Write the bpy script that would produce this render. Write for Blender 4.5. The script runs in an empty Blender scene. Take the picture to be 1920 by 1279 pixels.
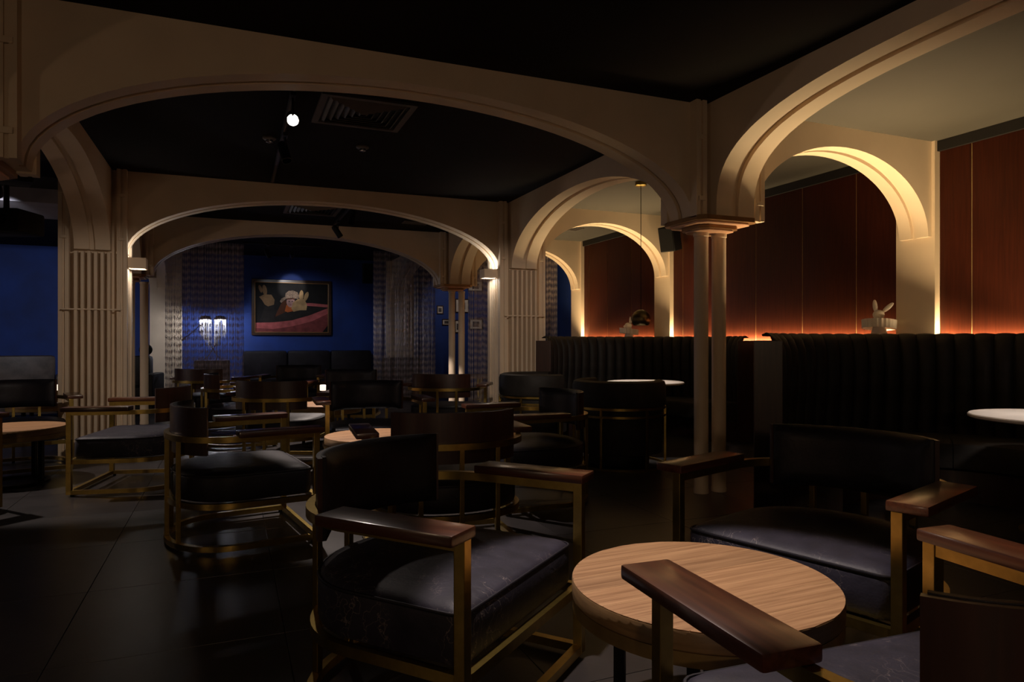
import bpy, bmesh, math, random
from mathutils import Vector, Matrix
random.seed(7)
PI = math.pi
SC = bpy.context.scene
COL = SC.collection

# ------------------------------------------------------------------ camera, world, exposure
CAM_H, YAW = 1.146, math.radians(22.45)
cam_data = bpy.data.cameras.new('camera')
cam_data.lens = 24.0; cam_data.sensor_width = 36.0; cam_data.clip_start = 0.02; cam_data.clip_end = 100
cam = bpy.data.objects.new('camera', cam_data); COL.objects.link(cam)
cam.location = (0, 0, CAM_H); cam.rotation_euler = (PI/2, 0, -YAW)
SC.camera = cam
world = bpy.data.worlds.new('world'); SC.world = world; world.use_nodes = True
bg = world.node_tree.nodes['Background']
bg.inputs[0].default_value = (1.0, 0.72, 0.5, 1); bg.inputs[1].default_value = 0.016
SC.view_settings.view_transform = 'Standard'; SC.view_settings.look = 'None'
SC.view_settings.exposure = 0.0; SC.view_settings.gamma = 1.0
SC.view_settings.use_curve_mapping = False
try:
    SC.cycles.use_denoising = True
    SC.cycles.max_bounces = 8; SC.cycles.sample_clamp_indirect = 3.0
except Exception:
    pass

# ------------------------------------------------------------------ materials
def mat(name, col, rough=0.5, metal=0.0, noise=None, bump=None, spec=0.5, emit=None, coat=0, extra=None):
    """noise=(scale, amount, stretch xyz); bump=(scale, strength)"""
    m = bpy.data.materials.new(name); m.use_nodes = True
    nt = m.node_tree; b = nt.nodes['Principled BSDF']
    b.inputs['Roughness'].default_value = rough; b.inputs['Metallic'].default_value = metal
    b.inputs['Specular IOR Level'].default_value = spec
    b.inputs['Base Color'].default_value = (*col, 1)
    if coat: b.inputs['Coat Weight'].default_value = coat; b.inputs['Coat Roughness'].default_value = 0.15
    tc = nt.nodes.new('ShaderNodeTexCoord')
    if noise:
        sc_, am, st = noise
        mp = nt.nodes.new('ShaderNodeMapping'); mp.inputs['Scale'].default_value = st
        nt.links.new(tc.outputs['Object'], mp.inputs[0])
        n = nt.nodes.new('ShaderNodeTexNoise'); n.inputs['Scale'].default_value = sc_; n.inputs['Detail'].default_value = 6
        nt.links.new(mp.outputs[0], n.inputs['Vector'])
        r = nt.nodes.new('ShaderNodeValToRGB')
        lo = tuple(max(0, c*(1-am)) for c in col); hi = tuple(min(1, c*(1+am)) for c in col)
        r.color_ramp.elements[0].position = 0.3; r.color_ramp.elements[0].color = (*lo, 1)
        r.color_ramp.elements[1].position = 0.7; r.color_ramp.elements[1].color = (*hi, 1)
        nt.links.new(n.outputs['Fac'], r.inputs[0]); nt.links.new(r.outputs[0], b.inputs['Base Color'])
    if bump:
        n2 = nt.nodes.new('ShaderNodeTexNoise'); n2.inputs['Scale'].default_value = bump[0]; n2.inputs['Detail'].default_value = 4
        nt.links.new(tc.outputs['Object'], n2.inputs['Vector'])
        bp = nt.nodes.new('ShaderNodeBump'); bp.inputs['Strength'].default_value = bump[1]; bp.inputs['Distance'].default_value = 0.01
        nt.links.new(n2.outputs['Fac'], bp.inputs['Height']); nt.links.new(bp.outputs[0], b.inputs['Normal'])
    if emit:
        b.inputs['Emission Color'].default_value = (*emit[0], 1); b.inputs['Emission Strength'].default_value = emit[1]
    return m

def leather_mat(name, col, rough, worn):
    m = mat(name, col, rough, noise=(9, .35, (1, 1, 1)), bump=None, spec=.28)
    nt = m.node_tree; b = nt.nodes['Principled BSDF']
    tc = nt.nodes.new('ShaderNodeTexCoord')
    v = nt.nodes.new('ShaderNodeTexVoronoi'); v.feature = 'DISTANCE_TO_EDGE'; v.inputs['Scale'].default_value = 14
    w = nt.nodes.new('ShaderNodeTexNoise'); w.inputs['Scale'].default_value = 6; w.inputs['Detail'].default_value = 5
    mx = nt.nodes.new('ShaderNodeVectorMath'); mx.operation = 'MULTIPLY_ADD'
    mx.inputs[1].default_value = (.35, .35, .35)
    nt.links.new(w.outputs['Color'], mx.inputs[0]); nt.links.new(tc.outputs['Object'], mx.inputs[2])
    nt.links.new(tc.outputs['Object'], w.inputs['Vector']); nt.links.new(mx.outputs[0], v.inputs['Vector'])
    g = nt.nodes.new('ShaderNodeTexNoise'); g.inputs['Scale'].default_value = 120; g.inputs['Detail'].default_value = 2
    nt.links.new(tc.outputs['Object'], g.inputs['Vector'])
    wr = nt.nodes.new('ShaderNodeTexNoise'); wr.inputs['Scale'].default_value = 5; wr.inputs['Detail'].default_value = 3; wr.inputs['Distortion'].default_value = 1.2
    nt.links.new(tc.outputs['Object'], wr.inputs['Vector'])
    a1 = nt.nodes.new('ShaderNodeMath'); a1.operation = 'MULTIPLY_ADD'; a1.inputs[1].default_value = .12
    nt.links.new(g.outputs['Fac'], a1.inputs[0]); nt.links.new(wr.outputs['Fac'], a1.inputs[2])
    bp = nt.nodes.new('ShaderNodeBump'); bp.inputs['Strength'].default_value = .35; bp.inputs['Distance'].default_value = .012
    nt.links.new(a1.outputs[0], bp.inputs['Height']); nt.links.new(bp.outputs[0], b.inputs['Normal'])
    if worn:
        # fine pale cracks where the leather is worn
        r = nt.nodes.new('ShaderNodeValToRGB'); r.color_ramp.elements[0].position = 0.0; r.color_ramp.elements[0].color = (1, 1, 1, 1)
        r.color_ramp.elements[1].position = .020; r.color_ramp.elements[1].color = (0, 0, 0, 1)
        nt.links.new(v.outputs['Distance'], r.inputs[0])
        pn = nt.nodes.new('ShaderNodeTexNoise'); pn.inputs['Scale'].default_value = 4.5; pn.inputs['Detail'].default_value = 3
        nt.links.new(tc.outputs['Object'], pn.inputs['Vector'])
        pr = nt.nodes.new('ShaderNodeValToRGB'); pr.color_ramp.elements[0].position = .46; pr.color_ramp.elements[1].position = .60
        nt.links.new(pn.outputs['Fac'], pr.inputs[0])
        mu = nt.nodes.new('ShaderNodeMath'); mu.operation = 'MULTIPLY'
        nt.links.new(r.outputs[0], mu.inputs[0]); nt.links.new(pr.outputs[0], mu.inputs[1])
        mu2 = nt.nodes.new('ShaderNodeMath'); mu2.operation = 'MULTIPLY'; mu2.inputs[1].default_value = worn
        nt.links.new(mu.outputs[0], mu2.inputs[0])
        src = b.inputs['Base Color'].links[0].from_socket
        mix = nt.nodes.new('ShaderNodeMixRGB'); mix.inputs[2].default_value = (.17, .14, .135, 1)
        nt.links.new(mu2.outputs[0], mix.inputs[0]); nt.links.new(src, mix.inputs[1]); nt.links.new(mix.outputs[0], b.inputs['Base Color'])
    return m

def wood_mat(name, c0, c1, rough, grain=(1.2, 22, 22), coat=0, rnd=0.0):
    m = mat(name, c0, rough, coat=coat)
    nt = m.node_tree; b = nt.nodes['Principled BSDF']
    tc = nt.nodes.new('ShaderNodeTexCoord'); mp = nt.nodes.new('ShaderNodeMapping'); mp.inputs['Scale'].default_value = grain
    oi = nt.nodes.new('ShaderNodeObjectInfo'); ad = nt.nodes.new('ShaderNodeVectorMath'); ad.operation = 'ADD'
    cb = nt.nodes.new('ShaderNodeCombineXYZ'); ml = nt.nodes.new('ShaderNodeMath'); ml.operation = 'MULTIPLY'; ml.inputs[1].default_value = 13
    nt.links.new(oi.outputs['Random'], ml.inputs[0]); nt.links.new(ml.outputs[0], cb.inputs[0]); nt.links.new(ml.outputs[0], cb.inputs[2])
    nt.links.new(tc.outputs['Object'], ad.inputs[0]); nt.links.new(cb.outputs[0], ad.inputs[1])
    nt.links.new(ad.outputs[0], mp.inputs[0])
    n = nt.nodes.new('ShaderNodeTexNoise'); n.inputs['Scale'].default_value = 3; n.inputs['Detail'].default_value = 8; n.inputs['Distortion'].default_value = .4
    nt.links.new(mp.outputs[0], n.inputs['Vector'])
    r = nt.nodes.new('ShaderNodeValToRGB')
    r.color_ramp.elements[0].position = .3; r.color_ramp.elements[0].color = (*c0, 1)
    r.color_ramp.elements[1].position = .72; r.color_ramp.elements[1].color = (*c1, 1)
    nt.links.new(n.outputs['Fac'], r.inputs[0])
    hv = nt.nodes.new('ShaderNodeHueSaturation')
    mr = nt.nodes.new('ShaderNodeMapRange'); mr.inputs[3].default_value = 1 - rnd; mr.inputs[4].default_value = 1 + rnd
    nt.links.new(oi.outputs['Random'], mr.inputs[0]); nt.links.new(mr.outputs[0], hv.inputs['Value'])
    nt.links.new(r.outputs[0], hv.inputs['Color']); nt.links.new(hv.outputs[0], b.inputs['Base Color'])
    bp = nt.nodes.new('ShaderNodeBump'); bp.inputs['Strength'].default_value = .08; bp.inputs['Distance'].default_value = .004
    nt.links.new(n.outputs['Fac'], bp.inputs['Height']); nt.links.new(bp.outputs[0], b.inputs['Normal'])
    return m

M = {}
M['cream'] = mat('cream_paint', (.74, .60, .44), .55, noise=(3, .05, (1, 1, 1)), bump=(60, .03))
M['black_paint'] = mat('black_ceiling_paint', (.013, .011, .011), .85, noise=(2, .15, (1, 1, 1)), spec=.1)
M['olive'] = mat('grey_olive_ceiling_paint', (.062, .057, .046), .7, noise=(1.5, .08, (1, 1, 1)))
M['blue'] = mat('deep_blue_plaster', (.003, .030, .20), .7, noise=(2.2, .22, (1, 1, 1)), bump=(14, .12))
M['tile'] = mat('dark_slate_tile', (.024, .021, .022), .36, noise=(3.5, .35, (1, 1, 1)), bump=(20, .05))
M['grout'] = mat('dark_grout', (.022, .019, .019), .6, noise=(20, .2, (1, 1, 1)))
M['panel'] = wood_mat('red_brown_wall_veneer', (.027, .0056, .0022), (.046, .0095, .0036), .42, grain=(20, 20, 1.1), rnd=.12)
M['panel'].node_tree.nodes['Principled BSDF'].inputs['Specular IOR Level'].default_value = .15
M['brass'] = mat('brushed_brass', (.46, .33, .095), .30, 1.0, noise=(30, .12, (1, 1, 1)))
M['brass_inlay'] = mat('brass_inlay', (.55, .40, .18), .4, .8, noise=(30, .12, (1, 1, 1)))
M['globe'] = mat('dark_bronze_globe', (.20, .155, .075), .36, 1.0, noise=(30, .12, (1, 1, 1)))
M['plaque'] = mat('gilt_plaque', (.70, .46, .12), .35, .4, noise=(30, .3, (1, 1, 1)))
M['crown'] = mat('black_crown', (.005, .004, .004), .6, noise=(8, .1, (1, 1, 1)))
M['bronze'] = mat('bronze_capital', (.30, .16, .06), .45, .5, noise=(10, .15, (1, 1, 1)))
M['copper'] = mat('copper_soffit', (.85, .50, .32), .5, .0, noise=(10, .1, (1, 1, 1)))
M['leather'] = leather_mat('black_leather', (.011, .0098, .0145), .50, 0)
M['leather_worn'] = leather_mat('worn_black_leather', (.0195, .0175, .028), .56, .9)
M['leather_dull'] = leather_mat('dull_black_upholstery', (.016, .014, .013), .62, 0)
M['leather_brown'] = leather_mat('dark_brown_leather', (.055, .040, .034), .5, 0)
M['arm_wood'] = wood_mat('lacquered_mahogany', (.034, .0100, .0050), (.078, .024, .0100), .30, grain=(1.5, 24, 24), coat=.45)
M['shell_wood'] = wood_mat('dark_mahogany_shell', (.022, .0080, .0052), (.042, .0145, .0090), .38, grain=(18, 18, 1.5), coat=.1)
M['table_wood'] = wood_mat('walnut_table_veneer', (.20, .100, .046), (.40, .230, .118), .46, grain=(1.0, 26, 26), rnd=.14)
M['table_rim'] = wood_mat('walnut_rim', (.17, .10, .045), (.25, .15, .07), .42, grain=(3, 3, 30))
M['joint'] = wood_mat('pale_joint_wood', (.42, .25, .12), (.52, .32, .16), .46, grain=(1, 26, 26))
M['table_band'] = mat('dull_brass_band', (.30, .20, .08), .45, .6, noise=(14, .2, (1, 1, 1)))
M['black_metal'] = mat('black_metal', (.015, .014, .014), .45, .6, noise=(20, .2, (1, 1, 1)))
M['black_plastic'] = mat('black_plastic', (.011, .0105, .0105), .65, noise=(20, .2, (1, 1, 1)), spec=.2)
M['grille'] = mat('speaker_grille_mesh', (.008, .0075, .0075), .85, bump=(300, .3), spec=.15)
M['vent'] = mat('dark_vent_metal', (.10, .085, .075), .5, .2, noise=(12, .1, (1, 1, 1)))
M['white_top'] = mat('white_marble_top', (.72, .66, .60), .35, noise=(4, .12, (1, 1, 1)))
M['porcelain'] = mat('white_frosted_glass', (.80, .74, .66), .3, noise=(8, .06, (1, 1, 1)))
M['chrome'] = mat('polished_steel', (.75, .75, .78), .15, 1.0, noise=(15, .05, (1, 1, 1)))
M['chain'] = mat('steel_bead_chain', (.58, .50, .48), .4, .35, noise=(18, .2, (1, 1, 1)))
M['chain_lamp'] = mat('crystal_chain', (.85, .85, .9), .2, .6, noise=(18, .1, (1, 1, 1)))
M['glow_w'] = mat('lit_white_diffuser', (1, 1, 1), .5, emit=((1, .88, .75), 40), noise=(5, .01, (1, 1, 1)))
M['glow_lamp'] = mat('lit_lamp_bulb', (1, 1, 1), .5, emit=((.95, .95, 1), 6), noise=(5, .01, (1, 1, 1)))
M['glow_soft'] = mat('lit_warm_diffuser', (1, .95, .85), .5, emit=((1, .86, .66), 2.2), noise=(5, .01, (1, 1, 1)))
M['glow_small'] = mat('lit_lamp_cell', (1, .95, .85), .5, emit=((1, .85, .7), 1.2), noise=(5, .01, (1, 1, 1)))
M['led'] = mat('warm_led_tape', (1, .9, .7), .5, emit=((1, .66, .30), 3), noise=(5, .01, (1, 1, 1)))
M['frame_wood'] = wood_mat('dark_picture_frame', (.022, .010, .006), (.04, .018, .010), .3, grain=(2, 20, 20))
M['white_paper'] = mat('off_white_mount', (.55, .50, .44), .7, noise=(10, .1, (1, 1, 1)))
M['photo_dark'] = mat('dark_photo_print', (.06, .05, .05), .5, noise=(20, .9, (1, 1, 1)))
M['grey_panel'] = mat('grey_bulkhead_paint', (.20, .18, .20), .7, noise=(5, .1, (1, 1, 1)))
M['cab_wood'] = wood_mat('dark_cabinet_veneer', (.028, .015, .011), (.05, .026, .017), .4, grain=(18, 18, 1.5))

# ------------------------------------------------------------------ mesh helpers
class MB:
    def __init__(s): s.v = []; s.f = []
    def add(s, vs, fs):
        o = len(s.v); s.v += [tuple(p) for p in vs]; s.f += [tuple(i+o for i in f) for f in fs]; return s
    def box(s, x0, x1, y0, y1, z0, z1, rot=None, piv=(0, 0, 0)):
        vs = [(x, y, z) for z in (z0, z1) for (x, y) in ((x0, y0), (x1, y0), (x1, y1), (x0, y1))]
        if rot is not None: vs = [tuple(rot @ (Vector(p)-Vector(piv)) + Vector(piv)) for p in vs]
        return s.add(vs, [(3, 2, 1, 0), (4, 5, 6, 7), (0, 1, 5, 4), (1, 2, 6, 5), (2, 3, 7, 6), (3, 0, 4, 7)])
    def prism(s, poly, z0, z1):
        n = len(poly)
        vs = [(x, y, z0) for x, y in poly] + [(x, y, z1) for x, y in poly]
        return s.add(vs, [tuple(range(n-1, -1, -1)), tuple(range(n, 2*n))] + [(i, (i+1) % n, n+(i+1) % n, n+i) for i in range(n)])
    def loft(s, loops, cap0=True, cap1=True, closed=True):
        n = len(loops[0]); o = []
        vs = [p for l in loops for p in l]; fs = []
        m = n if closed else n-1
        for k in range(len(loops)-1):
            for i in range(m):
                j = (i+1) % n
                fs.append((k*n+i, k*n+j, (k+1)*n+j, (k+1)*n+i))
        if cap0: fs.append(tuple(range(n-1, -1, -1)))
        if cap1: fs.append(tuple(range((len(loops)-1)*n, len(loops)*n)))
        return s.add(vs, fs)
    def lathe(s, prof, seg=24, c=(0, 0, 0), cap=True):
        loops = [[(c[0]+r*math.cos(2*PI*i/seg), c[1]+r*math.sin(2*PI*i/seg), c[2]+z) for i in range(seg)] for r, z in prof]
        return s.loft(loops, cap, cap)
    def tube(s, pts, rad, seg=8, closed=False, taper=None):
        pts = [Vector(p) for p in pts]; n = len(pts); loops = []; up0 = None
        for i, p in enumerate(pts):
            a = pts[i-1] if (i > 0 or closed) else p; b = pts[(i+1) % n] if (i < n-1 or closed) else p
            t = (b-a).normalized()
            if up0 is None: up0 = Vector((0, 0, 1)) if abs(t.z) < .9 else Vector((1, 0, 0))
            x = t.cross(up0).normalized(); y = x.cross(t).normalized(); up0 = y if abs(t.z) > .9 or abs(up0.z) < .99 else up0
            r = rad if taper is None else rad*taper[i]
            loops.append([tuple(p + x*r*math.cos(2*PI*k/seg) + y*r*math.sin(2*PI*k/seg)) for k in range(seg)])
        if closed: loops.append(loops[0])
        return s.loft(loops, not closed, not closed)
    def band(s, path, w, z0, z1, closed=False):
        """rectangular bar swept along a level path; w = width across"""
        n = len(path); loops = []
        for i, (x, y) in enumerate(path):
            a = path[i-1] if (i > 0 or closed) else path[i]; b = path[(i+1) % n] if (i < n-1 or closed) else path[i]
            t = Vector((b[0]-a[0], b[1]-a[1])).normalized(); nx, ny = -t.y, t.x
            k = w/2
            if (0 < i < n-1) or closed:
                p = Vector((path[i][0]-path[i-1][0], path[i][1]-path[i-1][1])).normalized()
                k = w/2/max(.5, abs(p.dot(t)))
            loops.append([(x-nx*k, y-ny*k, z0), (x+nx*k, y+ny*k, z0), (x+nx*k, y+ny*k, z1), (x-nx*k, y-ny*k, z1)])
        if closed: loops.append(loops[0])
        return s.loft(loops, not closed, not closed)
    def mesh(s, name, material, smooth=None, bevel=0):
        me = bpy.data.meshes.new(name); me.from_pydata(s.v, [], s.f); me.validate()
        bm = bmesh.new(); bm.from_mesh(me)
        bmesh.ops.remove_doubles(bm, verts=bm.verts, dist=1e-6)
        bmesh.ops.recalc_face_normals(bm, faces=bm.faces)
        if bevel:
            es = [e for e in bm.edges if len(e.link_faces) == 2 and e.calc_face_angle(0) > .6]
            bmesh.ops.bevel(bm, geom=es, offset=bevel, segments=2, affect='EDGES', profile=.6)
        bm.to_mesh(me); bm.free()
        me.materials.append(M[material] if isinstance(material, str) else material)
        if smooth is not None:
            for p in me.polygons: p.use_smooth = True
            me.set_sharp_from_angle(angle=math.radians(smooth))
        return me

def obj(name, me, parent=None, loc=(0, 0, 0), rz=0.0, rot=None):
    o = bpy.data.objects.new(name, me); COL.objects.link(o)
    o.location = loc; o.rotation_euler = rot if rot else (0, 0, rz)
    if parent is not None: o.parent = parent
    return o
def tag(o, label, cat, group=None, kind=None):
    o['label'] = label; o['category'] = cat
    if group: o['group'] = group
    if kind: o['kind'] = kind
    return o
def thing(name, label, cat, loc=(0, 0, 0), rz=0.0, group=None, kind=None):
    return tag(obj(name, None, None, loc, rz), label, cat, group, kind)
def add_light(kind, name, parent, loc, energy, color, rot=(0, 0, 0), **kw):
    d = bpy.data.lights.new(name, kind); d.energy = energy; d.color = color
    for k, v in kw.items(): setattr(d, k, v)
    o = bpy.data.objects.new(name, d); COL.objects.link(o); o.location = loc; o.rotation_euler = rot
    if parent is not None: o.parent = parent
    return o
def aim(a, b):
    return (Vector(b)-Vector(a)).to_track_quat('-Z', 'Y').to_euler()

# ------------------------------------------------------------------ the room shell
CH = 2.876                      # ceiling height
RX0, RX1 = 3.22, 3.56           # right arcade beam
LX0, LX1 = -1.41, -1.10         # left arcade beam
NY = [-0.56, 4.08, 7.92, 10.50] # cross beam front faces
TY, ST = 0.28, 0.12
YB, XW, XL = 14.74, 5.68, -5.4
ZS = 2.05                       # springing

fl = tag(obj('floor', MB().box(XL, 6.0, -4.6, YB+.1, -.06, -.012).mesh('floor_bed', 'grout')), 'dark grout bed of the tiled bar floor', 'floor', kind='structure')
tw, tl = .80, .80
tile_me = MB().box(-tw/2+.0015, tw/2-.0015, -tl/2+.0015, tl/2-.0015, -.012, 0).mesh('floor_tile', 'tile', bevel=.001)
nx0 = -5.0
for i in range(14):
    for j in range(20):
        x = nx0 + i*tw; y = -.78 + j*tl
        if x > 5.7: continue
        obj('floor_tile', tile_me, fl, (x, y, 0))
tag(obj('ceiling', MB().box(XL, (RX0+RX1)/2, -4.6, YB+.1, CH, CH+.1).mesh('ceiling', 'black_paint')), 'black painted ceiling over the main room', 'ceiling', kind='structure')
tag(obj('ceiling', MB().box((RX0+RX1)/2, 6.0, -1.2, YB+.1, CH, CH+.1).mesh('ceiling', 'olive')), 'grey olive ceiling over the booth alcoves', 'ceiling', kind='structure')
tag(obj('wall_back', MB().box(XL, 6.0, YB, YB+.15, 0, CH).mesh('wall', 'blue')), 'deep blue plaster wall behind the sofa', 'wall', kind='structure')
tag(obj('wall_left', MB().box(XL-.15, XL, 4.2, YB+.15, 0, CH).mesh('wall', 'blue')), 'deep blue plaster wall beyond the fluted pier', 'wall', kind='structure')
wr = tag(obj('wall_right', MB().box(XW+.03, XW+.2, -1.2, YB, 0, CH).mesh('wall', 'crown')), 'alcove wall of red brown veneer panels with brass inlay', 'wall', kind='structure')
def panel_row(edges, y_first, y_last):
    ys = [y_first] + edges + [y_last]
    for a, b in zip(ys[:-1], ys[1:]):
        obj('wood_panel', MB().box(XW, XW+.03, a+.005, b-.005, .02, CH-.09).mesh('wood_panel', 'panel'), wr)
    for e in edges:
        obj('brass_strip', MB().box(XW+.004, XW+.03, e-.005, e+.005, .02, CH-.09).mesh('brass_strip', 'brass_inlay'), wr)
PIL = [(y-.03, y+.34) for y in NY[1:]]
panel_row([-.45, .26, .97, 1.67, 2.37, 3.07, 3.773], -1.2, PIL[0][0])
panel_row([4.902, 5.585, 6.287, 6.98, 7.676], PIL[0][1], PIL[1][0])
panel_row([8.967, 9.677, 10.30], PIL[1][1], PIL[2][0])
for a, b in ((-1.2, PIL[0][0]), (PIL[0][1], PIL[1][0]), (PIL[1][1], PIL[2][0])):
    tag(obj('trim_1', MB().box(XW-.03, XW+.03, a, b, CH-.09, CH-.001).mesh('crown_strip', 'crown')), 'black crown strip above the veneer wall panels', 'trim', 'black crown strips', 'structure')
tag(obj('wall_right', MB().box(XW, XW+.03, PIL[2][1], YB, 0, CH).mesh('wall', 'blue')), 'blue end wall beyond the last alcove arch', 'wall', kind='structure')

# ------------------------------------------------------------------ arches
def arch_beam(axis, a0, a1, o0, o1, t0, t1, rise, name, label, n=2.0, seg=40):
    """axis 'x' or 'y': beam from a0 to a1, opening o0..o1, thickness t0..t1 across"""
    root = thing('arch_beam', label, 'arch', kind='structure', group=name)
    c = (o0+o1)/2; r = (o1-o0)/2
    def curve(off):
        pts = [(a0, ZS+off*0), ]
        for k in range(seg+1):
            th = PI - PI*k/seg
            ct, st = math.cos(th), math.sin(th)
            x = c + (r+off)*math.copysign(abs(ct)**(2/n), ct); z = ZS + (rise+off)*abs(st)**(2/n)
            pts.append((x, z))
        pts.append((a1, ZS))
        return pts
    def slab(off, u0, u1, nm):
        pts = curve(off); mb = MB(); loops = []
        for x, z in pts:
            q = [(u0, z), (u1, z), (u1, CH+.002), (u0, CH+.002)]
            loops.append([(x, u, zz) if axis == 'x' else (u, x, zz) for u, zz in q])
        mb.loft(loops)
        obj(nm, mb.mesh(nm, 'cream', smooth=35), root)
    T = t1-t0
    slab(0, t0, t0+.42*T, 'arch_rib'); slab(.03, t0+.42*T, t0+.58*T, 'recessed_core'); slab(0, t0+.58*T, t1, 'arch_rib')
    return root

names = ['first', 'second', 'third']
wheres = ['nearest the round walnut table with worn chairs', 'carried by the two fluted piers', 'in front of the bead chain curtains']
for k, y in enumerate(NY[1:]):
    arch_beam('x', LX1, RX0, LX1+ST, RX0-ST, y, y+TY, .665, 'wide arches across the room', 'wide flat cream arch across the room, ' + wheres[k])
    al = ['in front of the large rabbit figure', 'beside the hanging brass globe lamp', 'leading to the chain curtain at the far end']
    arch_beam('x', RX1, XW+.02, RX1+.10, XW-.10, y, y+TY, .665, 'alcove arches', 'bright lit cream alcove arch meeting the panelled wall, ' + al[k])
bays = [(NY[0]+TY, NY[1], .70, 3.0), (NY[1]+TY, NY[2], .665, 2.0), (NY[2]+TY, NY[3], .665, 2.0), (NY[3]+TY, YB, .665, 2.0)]
for k, (a, b, rise, n) in enumerate(bays):
    w_ = ['above the near booth', 'above the far booth', 'past the fluted pier with the wall light', 'running to the deep blue wall'][k]
    arch_beam('y', a, b, a+ST, b-ST, RX0, RX1, rise, 'booth side arcade', 'cream arcade arch on the booth side, ' + w_, n)
    w_ = ['above the entrance side', 'resting on the fluted pier by the round table', 'behind the fluted pier', 'ending at the lamp lit pilaster'][k]
    arch_beam('y', a, b, a+ST, b-ST, LX0, LX1, rise, 'blue side arcade', 'cream arcade arch on the open blue side, ' + w_, n)

# ------------------------------------------------------------------ piers, capitals, columns
clip_me = MB().box(-.03, .03, -.010, .010, -.016, .016).mesh('post_clip', 'cream', bevel=.004)
SR = .035   # the fluted faces lie back from the arch feet above; the fins come forward to them
def cross(x0, x1, y0, y1):
    return [(x0-SR, y0), (x0, y0), (x0, y0-SR), (x1, y0-SR), (x1, y0), (x1+SR, y0), (x1+SR, y1), (x1, y1), (x1, y1+SR), (x0, y1+SR), (x0, y1), (x0-SR, y1)]
def corner_posts(root, x0, x1, y0, y1, z0):
    for cx, cy, sx, sy in ((x0, y0, -1, -1), (x1, y0, 1, -1), (x0, y1, -1, 1), (x1, y1, 1, 1)):
        xa, xb = sorted((cx+sx*.05, cx+sx*.14)); ya, yb = sorted((cy, cy+sy*.08))
        mb = MB(); w = .034
        mb.box(xa, xa+w, ya, yb, z0-.012, CH); mb.box(xb-w, xb, ya, yb, z0-.012, CH)
        if sy < 0: mb.box(xa+w, xb-w, ya+.018, yb, z0-.012, CH)
        else: mb.box(xa+w, xb-w, ya, yb-.018, z0-.012, CH)
        p = obj('corner_post', mb.mesh('corner_post', 'cream'), root)
        for z in (2.17, 2.61):
            obj('post_clip', clip_me, p, ((xa+xb)/2, (ya if sy < 0 else yb), z))
def pier_fluted(x0, x1, y0, label):
    y1 = y0+TY
    root = thing('fluted_pier', label, 'pier', kind='structure')
    obj('core', MB().box(x0+.001, x1-.001, y0+.001, y1-.001, 0, CH).mesh('core', 'cream'), root)
    obj('shaft', MB().prism(cross(x0, x1, y0, y1), 0, ZS).mesh('shaft', 'cream'), root)
    corner_posts(root, x0, x1, y0, y1, 0)
    for sy, yy in ((-1, y0-SR), (1, y1+SR)):
        n = 6
        for i in range(n):
            x = x0+.014 + (x1-x0-.028)*i/(n-1)
            a, b = (yy, yy-.090) if sy < 0 else (yy+.090, yy)
            obj('flute_fin', MB().box(x-.014, x+.014, min(a, b), max(a, b), 0, ZS-.02).mesh('flute_fin', 'cream', bevel=.003), root)
        a, b = (yy-.100, yy-.088) if sy < 0 else (yy+.088, yy+.100)
        obj('tie_bar', MB().box(x0-.10, x1+.10, a, b, 1.452, 1.466).mesh('tie_bar', 'cream'), root)
    for sx, xx in ((-1, x0-SR), (1, x1+SR)):
        n = 5
        for i in range(n):
            y = y0+.012 + (y1-y0-.024)*i/(n-1)
            a, b = (xx-.09, xx) if sx < 0 else (xx, xx+.09)
            obj('flute_fin', MB().box(a, b, y-.011, y+.011, 0, ZS-.02).mesh('flute_fin', 'cream', bevel=.003), root)
    return root
def pier_columns(x0, x1, y0, label, dx=-.018):
    y1 = y0+TY; xc, yc = (x0+x1)/2+dx, (y0+y1)/2
    root = thing('twin_column', label, 'column', kind='structure')
    obj('core', MB().box(x0+.001, x1-.001, y0+.001, y1-.001, ZS, CH).mesh('core', 'cream'), root)
    corner_posts(root, x0, x1, y0, y1, ZS)
    def plate(e, z0, z1, m, nm):
        xa, xb, ya, yb = x0-.14+e, x1+.05-e, y0-.13+e, y1+.08-e; k = .05
        poly = [(xa+k, ya), (xb-k, ya), (xb, ya+k), (xb, yb-k), (xb-k, yb), (xa+k, yb), (xa, yb-k), (xa, ya+k)]
        return obj(nm, MB().prism(poly, z0, z1).mesh(nm, m, bevel=.004), root)
    plate(0, ZS-.035, ZS, 'bronze', 'capital_moulding')
    plate(.03, ZS-.05, ZS-.035, 'copper', 'capital_soffit')
    plate(.09, ZS-.078, ZS-.05, 'bronze', 'capital_moulding')
    plate(.11, ZS-.09, ZS-.078, 'copper', 'capital_soffit')
    for sx in (-1, 1):
        obj('column_shaft', MB().lathe([(.056, .0), (.056, .03), (.053, .035), (.053, ZS-.12), (.058, ZS-.115), (.058, ZS-.09)], 28, (xc+sx*.0825, yc, 0)).mesh('column_shaft', 'cream', 40), root)
    return root
pier_columns(RX0, RX1, NY[1], 'pair of slim cream columns under a bronze capital in front of the booths')
pier_columns(LX0, LX1, NY[1], 'bronze capital of the column pair by the hanging projector')
pier_columns(RX0, RX1, NY[3], 'pair of slim cream columns standing before the small picture frames', .03)
pier_columns(LX0, LX1, NY[3], 'slim cream column beside the lamp lit white pilaster', .08)
pier_columns(RX0, RX1, NY[0], 'column pair of the booth arcade behind the photographer')
pr1 = pier_fluted(RX0, RX1, NY[2], 'cream fluted pier beside the channelled black booth')
pr2 = pier_fluted(LX0, LX1, NY[2], 'cream fluted pier standing by the blue side of the room')
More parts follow.
